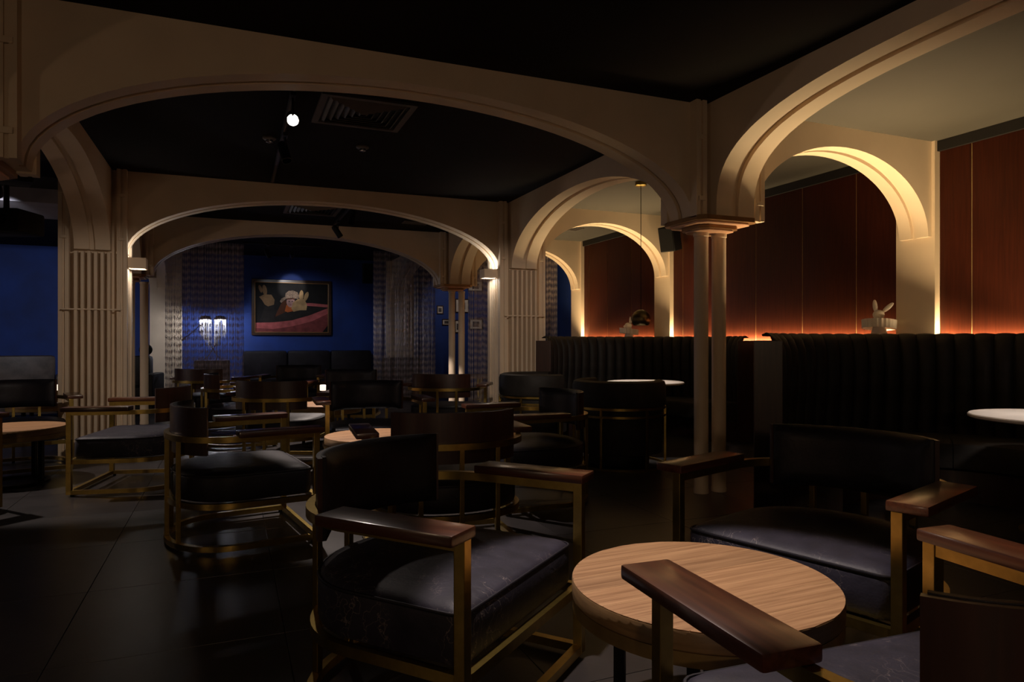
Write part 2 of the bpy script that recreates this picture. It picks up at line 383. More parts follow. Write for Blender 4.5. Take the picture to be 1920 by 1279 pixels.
for k, (a, b) in enumerate(PIL):
    o = obj('wall_pilaster', MB().box(XW-.06, XW+.03, a, b, 0, CH).mesh('wall_pilaster', 'cream'))
    tag(o, 'cream wall pilaster between veneer panels, ' + ['beside the large rabbit figure', 'behind the black loudspeaker', 'next to the far chain curtain'][k], 'pilaster', kind='structure')
for k, (x0, x1) in enumerate(((LX0+.12, LX1+.12), (RX0+.03, RX1+.03))):
    o = obj('wall_pilaster', MB().box(x0-ST, x1+ST, YB-.12, YB, 0, CH).mesh('wall_pilaster', 'cream'))
    tag(o, ['pale pilaster on blue wall lit by the crystal chain lamp', 'cream pilaster behind chains with a brass plaque'][k], 'pilaster', kind='structure')

# ------------------------------------------------------------------ wall lights on the fluted piers
def sconce(x, y, z, sx, label, e_up, e_dn):
    root = thing('wall_light', label, 'wall light', (x, y, z), 0, 'box wall lights on the fluted piers')
    a, b = sorted((0, sx*.17))
    mb = MB()
    for q in ((a, b, -.09, -.08), (a, b, .08, .09)): mb.box(q[0], q[1], q[2], q[3], -.055, .055)
    e = sorted((sx*.16, sx*.17)); mb.box(e[0], e[1], -.08, .08, -.055, .055)
    e = sorted((0, sx*.012)); mb.box(e[0], e[1], -.08, .08, -.055, .055)
    obj('housing', mb.mesh('housing', 'cream'), root)
    a, b = sorted((sx*.014, sx*.158))
    obj('diffuser', MB().box(a, b, -.078, .078, -.03, -.022).mesh('diffuser', 'glow_soft'), root)
    obj('diffuser', MB().box(a, b, -.078, .078, .022, .03).mesh('diffuser', 'glow_soft'), root)
    add_light('AREA', 'bulb', root, (sx*.085, 0, -.034), e_dn, (1, .94, .88), (0, 0, 0), size=.10)
    add_light('AREA', 'bulb', root, (sx*.085, 0, .034), e_up, (1, .94, .88), (PI, 0, 0), size=.10)
sconce(RX0-SR-.092, NY[2]+.14, 1.99, -1, 'box wall light glowing on the fluted pier beside the booth', 1.3, 1.3)
sconce(LX1+SR+.092, NY[2]+.14, 1.95, 1, 'box wall light glowing on the fluted pier on the blue side', .7, 1.2)

# ------------------------------------------------------------------ ceiling fittings
def vent(x, y, s, label):
    root = thing('air_vent', label, 'vent', (x, y, CH), 0, 'ceiling air vents')
    mb = MB(); h = s/2
    for (a, b, c, d) in ((-h, h, -h, -h+.045), (-h, h, h-.045, h), (-h, -h+.045, -h+.045, h-.045), (h-.045, h, -h+.045, h-.045)):
        mb.box(a, b, c, d, -.02, 0)
    obj('frame', mb.mesh('frame', 'vent'), root)
    obj('duct_box', MB().box(-h+.045, h-.045, -h+.045, h-.045, -.002, 0).mesh('duct_box', 'crown'), root)
    n = 6
    for i in range(n):
        r = (h-.06)*(1-i/n); r2 = r-.025
        loops = [[(-r, -r, -.004), (r, -r, -.004), (r, r, -.004), (-r, r, -.004)], [(-r2, -r2, -.028), (r2, -r2, -.028), (r2, r2, -.028), (-r2, r2, -.028)],
                 [(-r2, -r2, -.024), (r2, -r2, -.024), (r2, r2, -.024), (-r2, r2, -.024)], [(-r+.004, -r+.004, -.002), (r-.004, -r+.004, -.002), (r-.004, r-.004, -.002), (-r+.004, r-.004, -.002)]]
        obj('louvre', MB().loft(loops + [loops[0]], False, False).mesh('louvre', 'vent'), root)
vent(.93, 5.20, .68, 'square louvred air vent beside the glaring track spotlight')
vent(1.0, 9.28, .68, 'square louvred air vent behind the second wide arch')
def small_vent(x, y, sx, sy, label):
    root = thing('air_vent', label, 'vent', (x, y, CH), 0, 'ceiling air vents')
    mb = MB()
    for q in ((-sx, sx, -sy, -sy+.02), (-sx, sx, sy-.02, sy), (-sx, -sx+.02, -sy+.02, sy-.02), (sx-.02, sx, -sy+.02, sy-.02)): mb.box(*q, -.012, 0)
    obj('frame', mb.mesh('frame', 'vent'), root)
    obj('duct_box', MB().box(-sx+.02, sx-.02, -sy+.02, sy-.02, -.002, 0).mesh('duct_box', 'crown'), root)
    for i in range(5):
        y_ = -sy+.035 + (2*sy-.07)*i/4
        obj('louvre', MB().box(-sx+.02, sx-.02, y_-.007, y_+.007, -.010, -.006).mesh('louvre', 'vent'), root)
small_vent(4.85, 9.35, .16, .12, 'small slatted vent in the grey alcove ceiling')
small_vent(2.5, 9.75, .18, .10, 'small slatted vent in the black ceiling by the arcade')
for x, y, l in ((.31, 6.15, 'round smoke detector beside the lighting track'), (1.09, 6.12, 'round smoke detector alone on the black ceiling')):
    root = thing('smoke_detector', l, 'smoke detector', (x, y, CH), 0, 'smoke detectors')
    obj('base', MB().lathe([(.055, 0), (.055, -.012), (.045, -.02)], 20).mesh('base', 'vent', 40), root)
    obj('sensor_head', MB().lathe([(.03, -.02), (.028, -.04), (.012, -.046)], 16).mesh('sensor_head', 'chrome', 40), root)

def track(p0, p1, label):
    root = thing('light_track', label, 'light track', (0, 0, 0), 0, 'ceiling light tracks')
    (x0, y0), (x1, y1) = p0, p1
    d = Vector((x1-x0, y1-y0)); n = Vector((-d.y, d.x)).normalized()*.018
    obj('rail', MB().prism([(x0-n.x, y0-n.y), (x1-n.x, y1-n.y), (x1+n.x, y1+n.y), (x0+n.x, y0+n.y)], CH-.03, CH).mesh('rail', 'black_metal'), root)
    n2 = n*.35
    obj('contact_slot', MB().prism([(x0-n2.x, y0-n2.y), (x1-n2.x, y1-n2.y), (x1+n2.x, y1+n2.y), (x0+n2.x, y0+n2.y)], CH-.031, CH-.0295).mesh('contact_slot', 'vent'), root)
def spot(x, y, target, energy, label, ang=40, blend=.35, color=(1, .84, .74), size=.03, lit='vent'):
    z = CH-.20
    root = thing('track_spotlight', label, 'spotlight', (x, y, 0), 0, 'track spotlights')
    obj('adapter', MB().box(-.02, .02, -.06, .06, CH-.055, CH-.03).mesh('adapter', 'black_metal', bevel=.003), root)
    obj('stem', MB().lathe([(.008, z+.02), (.008, CH-.05)], 10).mesh('stem', 'black_metal', 40), root)
    e = aim((x, y, z), target)
    hd = obj('lamp_head', MB().lathe([(.030, .12), (.040, .10), (.042, -.06), (.038, -.06), (.037, .03)], 24).mesh('lamp_head', 'black_metal', 40), root, (0, 0, z), rot=e)
    obj('lens', MB().lathe([(.034, .022), (.034, .028)], 20).mesh('lens', lit, 40), hd)
    add_light('SPOT', 'beam', hd, (0, 0, -.07), energy, color, spot_size=math.radians(ang), spot_blend=blend, shadow_soft_size=size)
track((.40, 4.50), (.42, 7.75), 'black ceiling track between the first and second wide arches')
spot(.40, 4.92, (.16, 1.5, 1.0), 22, 'black track spotlight glaring towards the worn chairs', 44, .5, lit='glow_w')
track((.95, -.4), (.95, 2.85), 'black ceiling track above the three worn chairs')
spot(.95, 2.18, (1.20, 1.52, .45), 255, 'black track spotlight straight above the walnut table', 42, .25)
spot(.42, 5.9, (.92, 4.9, .45), 420, 'dark track spotlight angled down near the second arch', 42, .4)
track((1.42, 8.5), (1.42, 10.3), 'black ceiling track between the second and third arches')
spot(1.42, 8.7, (.9, 7.7, .45), 500, 'black track spotlight over the far round tables', 46, .6)
spot(1.42, 9.9, (3.3, 10.6, .1), 300, 'black track spotlight turned to the twin columns', 22, .5)
track((.2, 12.75), (1.6, 12.75), 'black ceiling track facing the large painting')
spot(1.02, 12.75, (1.18, YB, 2.25), 62, 'black track spotlight aimed at the large painting', 18, .55, (1, .95, .93))
spot(.62, 12.75, (1.35, 14.5, 1.3), 42, 'added fill spotlight brightening the blue wall behind the long sofa', 75, .8, (.9, .93, 1))  # added wide fill that lifts the blue back wall
track((4.0, 12.95), (4.9, 12.95), 'short added ceiling track holding the fill spotlight for the small picture frames')  # rail added only to carry the fill spotlight for the frames
spot(4.35, 12.95, (4.80, YB, 1.75), 26, 'added fill spotlight brightening the small picture frames', 64, .7)  # added fill, brightens the small frames on the back wall
track((-2.2, 5.0), (-2.2, 8.6), 'black ceiling track on the open blue side')
spot(-2.2, 6.5, (-1.25, 6.25, .4), 190, 'black track spotlight over the table by the pier', 46, .3)
spot(-2.2, 8.5, (-3.3, 14.3, 1.0), 200, 'black track spotlight washing the blue wall', 50, .7, (.85, .9, 1))

spot(.95, .35, (.95, 8.0, .05), 60, 'added unseen fill spotlight washing down the length of the room', 38, .8)  # added fill from out of view, sent low under the first arch
spot(.95, 2.66, (-1.25, 7.8, 1.05), 150, 'added unseen fill spotlight turned to the fluted pier on the blue side', 27, .6, (1, .82, .68))  # added accent from out of view to brighten the left flutes
spot(.95, 2.42, (3.38, 7.8, 1.05), 210, 'added unseen fill spotlight turned to the fluted pier beside the booth', 27, .6, (1, .82, .68))  # added accent from out of view to brighten the right flutes
def lantern(x, y, z, e, label, col=(1, .66, .40)):  # invented globes hung out of view, only to raise the ambient light
    t = thing('fill_globe', label, 'lamp', (x, y, 0), 0, 'added fill globes out of view')
    obj('canopy', MB().lathe([(.06, CH), (.06, CH-.03), (.02, CH-.04)], 24).mesh('canopy', 'brass', 40), t)
    obj('cord', MB().lathe([(.004, z+.15), (.004, CH-.03)], 8).mesh('cord', 'black_plastic'), t)
    obj('cap', MB().lathe([(.05, z+.13), (.04, z+.17), (.01, z+.18)], 20).mesh('cap', 'brass', 40), t)
    obj('opal_globe', MB().lathe([(.15*math.cos(math.radians(a)), z+.15*math.sin(math.radians(a))) for a in range(-84, 66, 6)], 28).mesh('opal_globe', 'glow_soft', 40), t)
    add_light('POINT', 'glow', t, (0, 0, z-.18), e, col, shadow_soft_size=.14)
lantern(-4.6, .2, 1.55, 25, 'added fill globe hanging out of view on the open blue side')  # added fill from the left for arcade face and columns
lantern(-.6, -2.2, 1.8, 55, 'added fill globe hanging out of view behind the photographer')  # added frontal fill for the nearest arch and arcade
lantern(-4.8, 8.8, 1.8, 58, 'added fill globe hanging out of view beyond the hanging projector', (1, .76, .58))  # added fill for the face of the third arch

# ------------------------------------------------------------------ lounge chairs
HW, FX, RR = .40, .40, .40
DR, NE = .335, 2.1
def d_path(hw, fx, seg=24, front=True, rc=0.0, dr=None):
    """level outline: straight front at x=fx, sides at +-hw, rounded back reaching x=-dr"""
    dr = DR - (HW-hw) if dr is None else dr
    pts = [(fx, -hw), (fx*.5, -hw)] if not rc else []
    if rc:
        for k in range(5):
            a = PI/2*k/4
            pts.append((fx-rc+rc*math.cos(-a), -hw+rc+rc*math.sin(-a)))
    for k in range(seg+1):
        a = -PI/2 + PI*k/seg; c, s = math.cos(a), math.sin(a)
        pts.append((-dr*abs(c)**(2/NE), hw*math.copysign(abs(s)**(2/NE), s)))
    if rc:
        for k in range(5):
            a = PI/2*(1-k/4)
            pts.append((fx-rc+rc*math.cos(a), hw-rc+rc*math.sin(a)))
    else:
        pts += [(fx*.5, hw), (fx, hw)]
    return pts
def seat_mesh(material):
    mb = MB(); loops = []
    for ins, z in ((.03, .268), (.006, .275), (0, .292), (0, .395), (.006, .413), (.02, .425), (.05, .434), (.12, .442), (.22, .446)):
        loops.append([(x, y, z) for x, y in d_path(.378-ins, .385-ins, 24, rc=max(.012, .045-ins*.1))])
    mb.loft(loops)
    return mb.mesh('seat', material, smooth=50)
me_seat = seat_mesh('leather'); me_seat_w = seat_mesh('leather_worn')
pp = d_path(.378-.003, .385-.003, 24, rc=.042)
me_pipe = MB().tube([(x, y, .412) for x, y in pp], .0055, 6, closed=True).mesh('piping', 'leather', 60)
ring_open = d_path(HW, FX, 28)
me_armring = MB().band(ring_open, .028, .598, .630).mesh('arm_rail', 'brass', 30)
me_seatring = MB().band(d_path(HW-.012, FX, 28, rc=.02), .026, .236, .268, closed=True).mesh('seat_frame', 'brass', 30)
me_floorring = MB().band(d_path(HW, FX, 28, rc=.02), .030, .014, .044, closed=True).mesh('floor_frame', 'brass', 30)
me_front = MB().box(-.017, .017, -.017, .017, .014, .63).mesh('front_leg', 'brass', bevel=.002)
me_rear = MB().box(-.012, .012, -.012, .012, .044, .60).mesh('rear_post', 'brass', bevel=.002)
me_foot = MB().lathe([(.012, 0), (.012, .014)], 12).mesh('glide', 'black_plastic')
mb = MB().box(-.03, .425, -.06, .06, .630, .662)
me_arm = mb.mesh('armrest', 'arm_wood', smooth=30, bevel=.007)
def back_meshes():
    n = 24; z0, z1 = .525, .782; Y = .345
    def base(u, off):
        y = Y*u; q = 1-abs(y/HW)**NE; x = -DR*q**(1/NE)
        e = 1e-3; x2 = -DR*(1-abs((y+e)/HW)**NE)**(1/NE); t = Vector((x2-x, e)).normalized()
        return x + t.y*off, y - t.x*off
    shell = MB(); loops = []
    for k in range(n+1):
        u = 2*k/n-1
        (xa, ya), (xb, yb) = base(u, .032), base(u, .017)
        loops.append([(xa, ya, z0), (xb, yb, z0), (xb, yb, z1), (xa, ya, z1)])
    shell.loft(loops)
    pad = MB(); loops = []
    for k in range(n+1):
        u = 2*k/n-1; e = (max(0, 1-abs(u)**8))**.5
        prof = []
        for j in range(9):
            v = 2*j/8-1; t = .012 + .040*e*(max(0, 1-abs(v)**6))**.5
            prof.append((.033+t, (z0+z1)/2 + v*(z1-z0)/2*1.015))
        prof = [(.0325, prof[0][1])] + prof + [(.0325, prof[-1][1])]
        loops.append([(*base(u*.985, o_), z) for o_, z in prof])
    pad.loft(loops)
    return shell.mesh('backrest_shell', 'shell_wood', 35), pad.mesh('backrest_pad', 'leather', 50)
me_shell, me_pad = back_meshes()
def lounge_chair(x, y, deg, label, worn=False, group='brass framed lounge chairs'):
    t = thing('lounge_chair', label, 'chair', (x, y, 0), math.radians(deg), group)
    s = obj('seat', me_seat_w if worn else me_seat, t); obj('piping', me_pipe, s)
    obj('seat_frame', me_seatring, t); obj('floor_frame', me_floorring, t); obj('arm_rail', me_armring, t)
    obj('backrest_shell', me_shell, t); obj('backrest_pad', me_pad, t)
    for sy in (-1, 1):
        obj('front_leg', me_front, t, (FX, sy*HW, 0))
        obj('rear_post', me_rear, t, (-DR*(1-.5**NE)**(1/NE), sy*.20, 0))
        obj('armrest', me_arm, t, (0, sy*(HW+.030), 0))
        obj('glide', me_foot, t, (FX-.02, sy*HW, 0)); 
    obj('rear_post', me_rear, t, (-DR, 0, 0)); obj('glide', me_foot, t, (-DR, 0, 0))
    return t
CHAIRS = [
 (.613, 2.259, -50.3, 'lounge chair with badly cracked seat leather facing the walnut table', True),
 (2.132, 1.97, 198, 'lounge chair with stitched seat edge, standing before the channelled booth', True),
 (1.25, .83, 87, 'lounge chair with thick wooden arm reaching over the walnut table', True),
 (.0, 4.38, 9, 'lounge chair seen side on with bare floor ring in the open aisle', False),
 (1.10, 3.60, 86, 'lounge chair showing its wide red brown back behind the cracked seat chair', False),
 (1.14, 6.05, -92, 'lounge chair with black pad facing the half hidden walnut table', False),
 (2.08, 4.55, 180, 'lounge chair beside the barrel chairs, facing away from the booth', False),
 (-.62, 6.20, 168, 'lounge chair with spotlit seat beside the fluted pier', True),
 (-2.02, 5.68, 40, 'lounge chair mostly hidden, its arm at the table by the fluted pier', False),
 (-1.80, 7.42, -75, 'lounge chair with its back to the blue side of the room', False),
 (.42, 6.78, 66, 'lounge chair showing a curved mahogany back with full brass rail', False),
 (1.36, 8.65, -112, 'lounge chair with pale sheen on its pad near the painting', False),
 (.05, 8.25, 2, 'lounge chair turned sideways before the chain curtain', False),
 (-.30, 10.0, 62, 'lounge chair with mahogany back in front of the lamp cabinet', False),
 (.90, 10.5, -108, 'lounge chair with spotlit leather pad before the long sofa', False),
 (2.25, 7.45, 60, 'lounge chair near the twin columns with a plain dark back', False),
]
for c in CHAIRS: lounge_chair(*c)

# ------------------------------------------------------------------ round walnut tables
def plank_meshes(r, n=7):
    out = []; w = 2*r/n
    for i in range(n):
        ya, yb = -r+i*w+.0011, -r+(i+1)*w-.0011
        ya = max(ya, -r+.0005); yb = min(yb, r-.0005)
        k = 7; right = []; left = []
        for j in range(k):
            y = ya+(yb-ya)*j/(k-1); x = math.sqrt(max(0, r*r-y*y)); right.append((x+.0002, y)); left.append((-x-.0002, y))
        out.append(MB().prism(right + left[::-1], .447, .456).mesh('plank', 'table_wood'))
    return out
RT = .375
me_planks = plank_meshes(RT-.002)
me_disc = MB().lathe([(RT-.004, .404), (RT, .408), (RT, .452), (RT-.002, .4545), (RT-.004, .447)], 64).mesh('table_top', 'table_rim', 40)
me_joint = MB().lathe([(RT-.005, .440), (RT-.005, .4558)], 48).mesh('joint_layer', 'joint')
me_band = MB().lathe([(RT-.006, .366), (RT-.002, .368), (RT-.002, .403), (RT-.006, .404)], 64).mesh('apron_band', 'table_band', 40)
me_tleg = MB().box(-.016, .016, -.016, .016, .02, .37).mesh('leg', 'black_metal', bevel=.002)
me_tplate = MB().box(-.05, .05, -.05, .05, .352, .3665).mesh('mounting_plate', 'black_metal', bevel=.003)
me_tbase = MB().band([(.24*math.cos(2*PI*k/40), .24*math.sin(2*PI*k/40)) for k in range(40)], .03, 0, .02, True).mesh('base_ring', 'black_metal', 30)
def low_table(x, y, deg, label):
    t = thing('round_table', label, 'table', (x, y, 0), math.radians(deg), 'low round walnut tables')
    top = obj('table_top', me_disc, t)
    obj('joint_layer', me_joint, top)
    for m_ in me_planks: obj('plank', m_, top)
    obj('apron_band', me_band, t); obj('base_ring', me_tbase, t)
    for k in range(4):
        a = PI/4+k*PI/2
        obj('leg', me_tleg, t, (.24*math.cos(a), .24*math.sin(a), 0), a); obj('mounting_plate', me_tplate, t, (.24*math.cos(a), .24*math.sin(a), 0), a)
    return t
TABLES = [(1.262, 1.615, 2, 'low round walnut table fully lit among the three worn chairs'),
          (1.0, 5.02, 10, 'low round walnut table half hidden behind the red brown chair back'),
          (-1.62, 6.62, 20, 'low round walnut table beside the fluted pier on the blue side'),
          (.98, 7.72, 35, 'low round walnut table behind the curved mahogany chair back'),
          (-1.95, 9.25, 0, 'low round walnut table behind the fluted pier with a small lamp'),
          (.55, 9.45, 0, 'low round walnut table in front of the spotlit leather pad')]
for t_ in TABLES: low_table(*t_)

# ------------------------------------------------------------------ barrel chairs
def arc_loops(r_in, r_out, z0, z1, a0, a1, n):
    loops = []
    for k in range(n+1):
        a = a0+(a1-a0)*k/n; c, s = math.cos(a), math.sin(a)
        loops.append([(r_in*c, r_in*s, z0), (r_out*c, r_out*s, z0), (r_out*c, r_out*s, z1), (r_in*c, r_in*s, z1)])
    return loops
bb = math.radians(122)
me_bshell = MB().loft(arc_loops(.33, .40, .13, .56, PI-bb, PI+bb, 36)).mesh('barrel_shell', 'leather_dull', 35, bevel=.012)
def roll_mesh():
    mb = MB(); loops = []
    for k in range(37):
        a = PI-bb+2*bb*k/36; c, s = math.cos(a), math.sin(a)
        prof = [(.325, .56), (.425, .56), (.432, .60), (.432, .74), (.42, .775), (.38, .79), (.34, .78), (.32, .75), (.318, .6)]
        loops.append([(r*c, r*s, z) for r, z in prof])
    return mb.loft(loops).mesh('back_roll', 'leather_dull', 45)
me_broll = roll_mesh()
me_bseat = MB().lathe([(.30, .13), (.325, .15), (.325, .40), (.30, .43), (.15, .445), (.02, .448)], 40).mesh('seat', 'leather_dull', 50)
bpath = [(.425*math.cos(PI-bb+2*bb*k/40), .425*math.sin(PI-bb+2*bb*k/40)) for k in range(41)]
me_brail1 = MB().band(bpath, .014, .530, .552).mesh('brass_rail', 'brass', 30)
me_brail2 = MB().band(bpath, .014, .462, .482).mesh('brass_rail', 'brass', 30)
me_bfloor = MB().band([(.425*math.cos(2*PI*k/48), .425*math.sin(2*PI*k/48)) for k in range(48)], .016, 0, .02, True).mesh('floor_ring', 'brass', 30)
me_bleg = MB().box(-.011, .011, -.011, .011, .02, .54).mesh('leg', 'brass', bevel=.002)
me_bplinth = MB().lathe([(.28, .02), (.28, .14)], 40).mesh('plinth', 'crown', 40)
def barrel_chair(x, y, deg, label):
    t = thing('barrel_chair', label, 'chair', (x, y, 0), math.radians(deg), 'black barrel chairs at the far booth')
    obj('barrel_shell', me_bshell, t); obj('back_roll', me_broll, t); obj('seat', me_bseat, t)
    obj('brass_rail', me_brail1, t); obj('brass_rail', me_brail2, t); obj('floor_ring', me_bfloor, t); obj('plinth', me_bplinth, t)
    for k in range(5):
        a = PI + bb*(-.92+1.84*k/4)
        obj('leg', me_bleg, t, (.425*math.cos(a), .425*math.sin(a), 0), a)
barrel_chair(3.36, 5.52, 38, 'black barrel chair with two brass rails beside the slim columns')
barrel_chair(3.18, 6.95, -15, 'black barrel chair with two brass rails in front of the fluted pier')

# ------------------------------------------------------------------ booths with channelled backs
RI = 1.10; ZT = 1.20; NCH = 34
def channel_mesh():
    w = .122; mb = MB(); loops = []
    prof = [(.030, .40), (.012, .55), (-.004, .75), (-.010, .95), (-.002, 1.08), (.016, 1.15), (.042, 1.190), (.070, ZT), (.096, 1.185)]
    for i, (r, z) in enumerate(prof):
        a = prof[max(0, i-1)]; b = prof[min(len(prof)-1, i+1)]
        t = Vector((b[0]-a[0], b[1]-a[1])).normalized(); nr, nz = -t.y, t.x
        k_ = 1 if z < 1.1 else (.55 if z < 1.17 else .22)
        loops.append([(RI+r + nr*h*k_, w/2*s*(RI+r)/RI*1.012, z + nz*h*k_) for s, h in ((-1, -.03), (-.96, 0), (-.6, .020), (0, .029), (.6, .020), (.96, 0), (1, -.03))])
    return mb.loft(loops, closed=True).mesh('back_channel', 'leather_dull', 50)
me_channel = channel_mesh()
def booth(cx, cy, a0, a1, label, breaks, seat_break, end_panel=True):
    t = thing('booth', label, 'booth', (cx, cy, 0), 0, 'round channelled booths')
    step = .122/RI*1.0
    obj('back_shell', MB().loft(arc_loops(RI+.055, RI+.15, .0, 1.15, a0, a1, 48)).mesh('back_shell', 'shell_wood', 35), t)
    a = a0+step/2
    while a < a1-step/2+.001:
        if not any(abs(a-b) < step*.3 for b in breaks):
            obj('back_channel', me_channel, t, (0, 0, 0), a)
        a += step
    segs = [(a0+.01, seat_break-.004), (seat_break+.004, a1-.01)] if seat_break else [(a0+.01, a1-.01)]
    for q0, q1 in segs:
        loops = []
        for k in range(25):
            aa = q0+(q1-q0)*k/24; c, s = math.cos(aa), math.sin(aa)
            loops.append([(r*c, r*s, z) for r, z in ((RI+.02, .23), (.63, .23), (.60, .25), (.60, .39), (.615, .42), (.66, .435), (.85, .445), (RI+.02, .435))])
        obj('seat_cushion', MB().loft(loops).mesh('seat_cushion', 'leather_dull', 45), t)
    obj('plinth', MB().loft(arc_loops(.70, RI+.05, 0, .23, a0+.02, a1-.02, 40)).mesh('plinth', 'shell_wood', 35), t)
    if end_panel:
        for aa, sg in ((a0, -1), (a1, 1)):
            m_ = MB().box(RI-.03, RI+.152, -.012, .012, 0, 1.15)
            obj('end_panel', m_.mesh('end_panel', 'shell_wood', bevel=.004), t, (0, 0, 0), aa+sg*.012)
    return t
C1x, C1y, C2x, C2y = 4.25, 2.86, 4.36, 6.66
R_ = math.radians
booth(C1x, C1y, R_(-45), R_(142), 'near round booth with channelled black back by the marble table', [R_(13)], R_(41))
booth(C2x, C2y, R_(-27), R_(140), 'far round booth with channelled black back under the globe lamp', [], None)
# shelf behind the booths
def arc_pts(cx, cy, r, a0, a1, n=14):
    return [(cx+r*math.cos(R_(a0+(a1-a0)*k/n)), cy+r*math.sin(R_(a0+(a1-a0)*k/n))) for k in range(n+1)]
RO = RI+.185
poly = arc_pts(C1x, C1y, RO, 95, 14) + [(XW-.064, PIL[0][0]), (XW-.064, PIL[0][1]), (XW-.002, PIL[0][1])] + [(XW-.002, 5.95), (5.30, 5.60), (5.0, 5.0), (4.2, 4.50)]
sh1 = tag(obj('back_shelf', MB().prism(poly, 0, 1.10).mesh('back_shelf', 'shell_wood')), 'dark shelf between the two booths carrying the large rabbit figure', 'shelf', 'shelves behind the booths')
poly = arc_pts(C2x, C2y, RO, 112, 14) + [(XW-.064, PIL[1][0]), (XW-.064, PIL[1][1]), (XW-.002, PIL[1][1]), (XW-.002, PIL[2][0]), (4.6, PIL[2][0])]
sh2 = tag(obj('back_shelf', MB().prism(poly, 0, 1.10).mesh('back_shelf', 'shell_wood')), 'dark shelf past the far booth carrying the small rabbit figure', 'shelf', 'shelves behind the booths')
# warm LED tapes lying on the shelves
def led(pts, label, w=.012, z=1.102):
    t = tag(obj('led_tape', MB().band(pts, w, z, z+.004).mesh('led_tape', 'led')), label, 'LED tape', 'warm LED tapes behind the booths')
    return t
LEDC = (1, .70, .36); LT = 55
def led_light(parent, x, y, length, e, rz=0, tilt=0.0):
    add_light('AREA', 'led_glow', parent, (x, y, 1.128), e, LEDC, (PI, R_(LT), 0), shape='RECTANGLE', size=.012, size_y=length, spread=R_(125))
l1 = led([(XW-.055, 1.0), (XW-.055, PIL[0][0]-.01)], 'LED tape along the wall behind the near booth', z=1.12)
led_light(l1, XW-.055, (1.0+PIL[0][0])/2, PIL[0][0]-1.0, 66)
l2 = led([(XW-.055, PIL[0][1]+.02), (XW-.055, PIL[1][0]-.02)], 'LED tape along the wall behind the far booth', z=1.12)
led_light(l2, XW-.055, (PIL[0][1]+PIL[1][0])/2, PIL[1][0]-PIL[0][1]-.04, 72)
l3 = led([(XW-.055, PIL[1][1]+.02), (XW-.055, PIL[2][0]-.02)], 'LED tape along the wall past the far booth', z=1.12)
led_light(l3, XW-.055, (PIL[1][1]+PIL[2][0])/2, PIL[2][0]-PIL[1][1]-.04, 48)
for l_, (a_, b_) in ((l1, PIL[0]), (l2, PIL[1]), (l3, PIL[2])):
    add_light('AREA', 'led_glow', l_, (XW-.05, a_-.11, 1.13), 1.7, LEDC, aim((0, 0, 0), (0, .42, 1)), shape='RECTANGLE', size=.06, size_y=.02, spread=R_(110))
RL = RI+.130
for cx_, cy_, lab in ((C1x, C1y, 'LED tape curving along the back of the near booth'), (C2x, C2y, 'LED tape curving along the back of the far booth')):
    lt = led(arc_pts(cx_, cy_, RL, 110, 16, 20), lab, z=1.154, w=.010)
    for k in range(9):
        aa = R_(106-11*k)
        add_light('AREA', 'led_glow', lt, (cx_+RL*math.cos(aa), cy_+RL*math.sin(aa), 1.162), (2.6 if k < 1 else 4.2 if k < 6 else 2.4)*(1 if cy_ < 4 else .8), LEDC, (PI, 0, aa), shape='RECTANGLE', size=.012, size_y=.27, spread=R_(115))

lt = led([(4.75, 10.30), (5.50, 10.30)], 'LED tape on the shelf under the last alcove arch')
for x_ in (4.85, 5.12, 5.40):
    add_light('AREA', 'led_glow', lt, (x_, 10.30, 1.112), 5.0, LEDC, (PI, 0, PI/2), shape='RECTANGLE', size=.012, size_y=.25, spread=R_(125))

# ------------------------------------------------------------------ booth tables and globe lamps
def booth_table(x, y, r, h, label, m_='white_top'):
    t = thing('pedestal_table', label, 'table', (x, y, 0), 0, 'pedestal tables at the booths')
    obj('table_top', MB().lathe([(r-.012, h-.025), (r, h-.018), (r, h-.006), (r-.006, h)], 56).mesh('table_top', m_, 40), t)
    obj('pedestal', MB().lathe([(.05, .02), (.035, .05), (.035, h-.05), (.08, h-.026)], 24).mesh('pedestal', 'brass', 40), t)
    obj('base', MB().lathe([(.20, 0), (.20, .012), (.05, .024)], 40).mesh('base', 'brass', 40), t)
booth_table(4.55, 2.50, .46, .70, 'white topped pedestal table inside the near booth')
booth_table(4.22, 6.38, .42, .70, 'white topped pedestal table below the hanging globe lamp')
booth_table(4.55, 12.75, .36, .48, 'wood topped pedestal table behind the slim twin columns', 'table_wood')
booth_table(4.25, 11.75, .30, .50, 'wood topped pedestal table close to the fluted pier', 'table_wood')
def pendant(x, y, z, label, e):
    t = thing('pendant_lamp', label, 'lamp', (x, y, 0), 0, 'brass globe lamps over the booth tables')
    obj('canopy', MB().lathe([(.062, CH), (.062, CH-.035), (.05, CH-.042)], 32).mesh('canopy', 'brass', 40), t)
    obj('cord', MB().lathe([(.0035, z+.09), (.0035, CH-.04)], 8).mesh('cord', 'black_plastic'), t)
    prof = [(.104*math.cos(R_(a)), .104*math.sin(R_(a))) for a in range(-42, 90, 6)] + [(.012, .104)]
    inner = [(.099*math.cos(R_(a)), .099*math.sin(R_(a))) for a in range(84, -43, -6)]
    sh = obj('globe_shade', MB().lathe([(r, z+q) for r, q in prof], 40, cap=False).mesh('globe_shade', 'globe', 40), t)
    obj('shade_lining', MB().lathe([(r, z+q) for r, q in inner], 40, cap=False).mesh('shade_lining', 'white_paper', 40), sh)
    obj('bulb', MB().lathe([(.004, z-.03), (.028, z-.01), (.03, z+.02), (.014, z+.06)], 20).mesh('bulb', 'glow_soft', 40), t)
    add_light('SPOT', 'beam', t, (0, 0, z-.04), e, (1, .86, .76), spot_size=R_(80), spot_blend=.3, shadow_soft_size=.03)
pendant(4.14, 6.34, 1.385, 'brass globe lamp on a cord above the far booth table', 22)
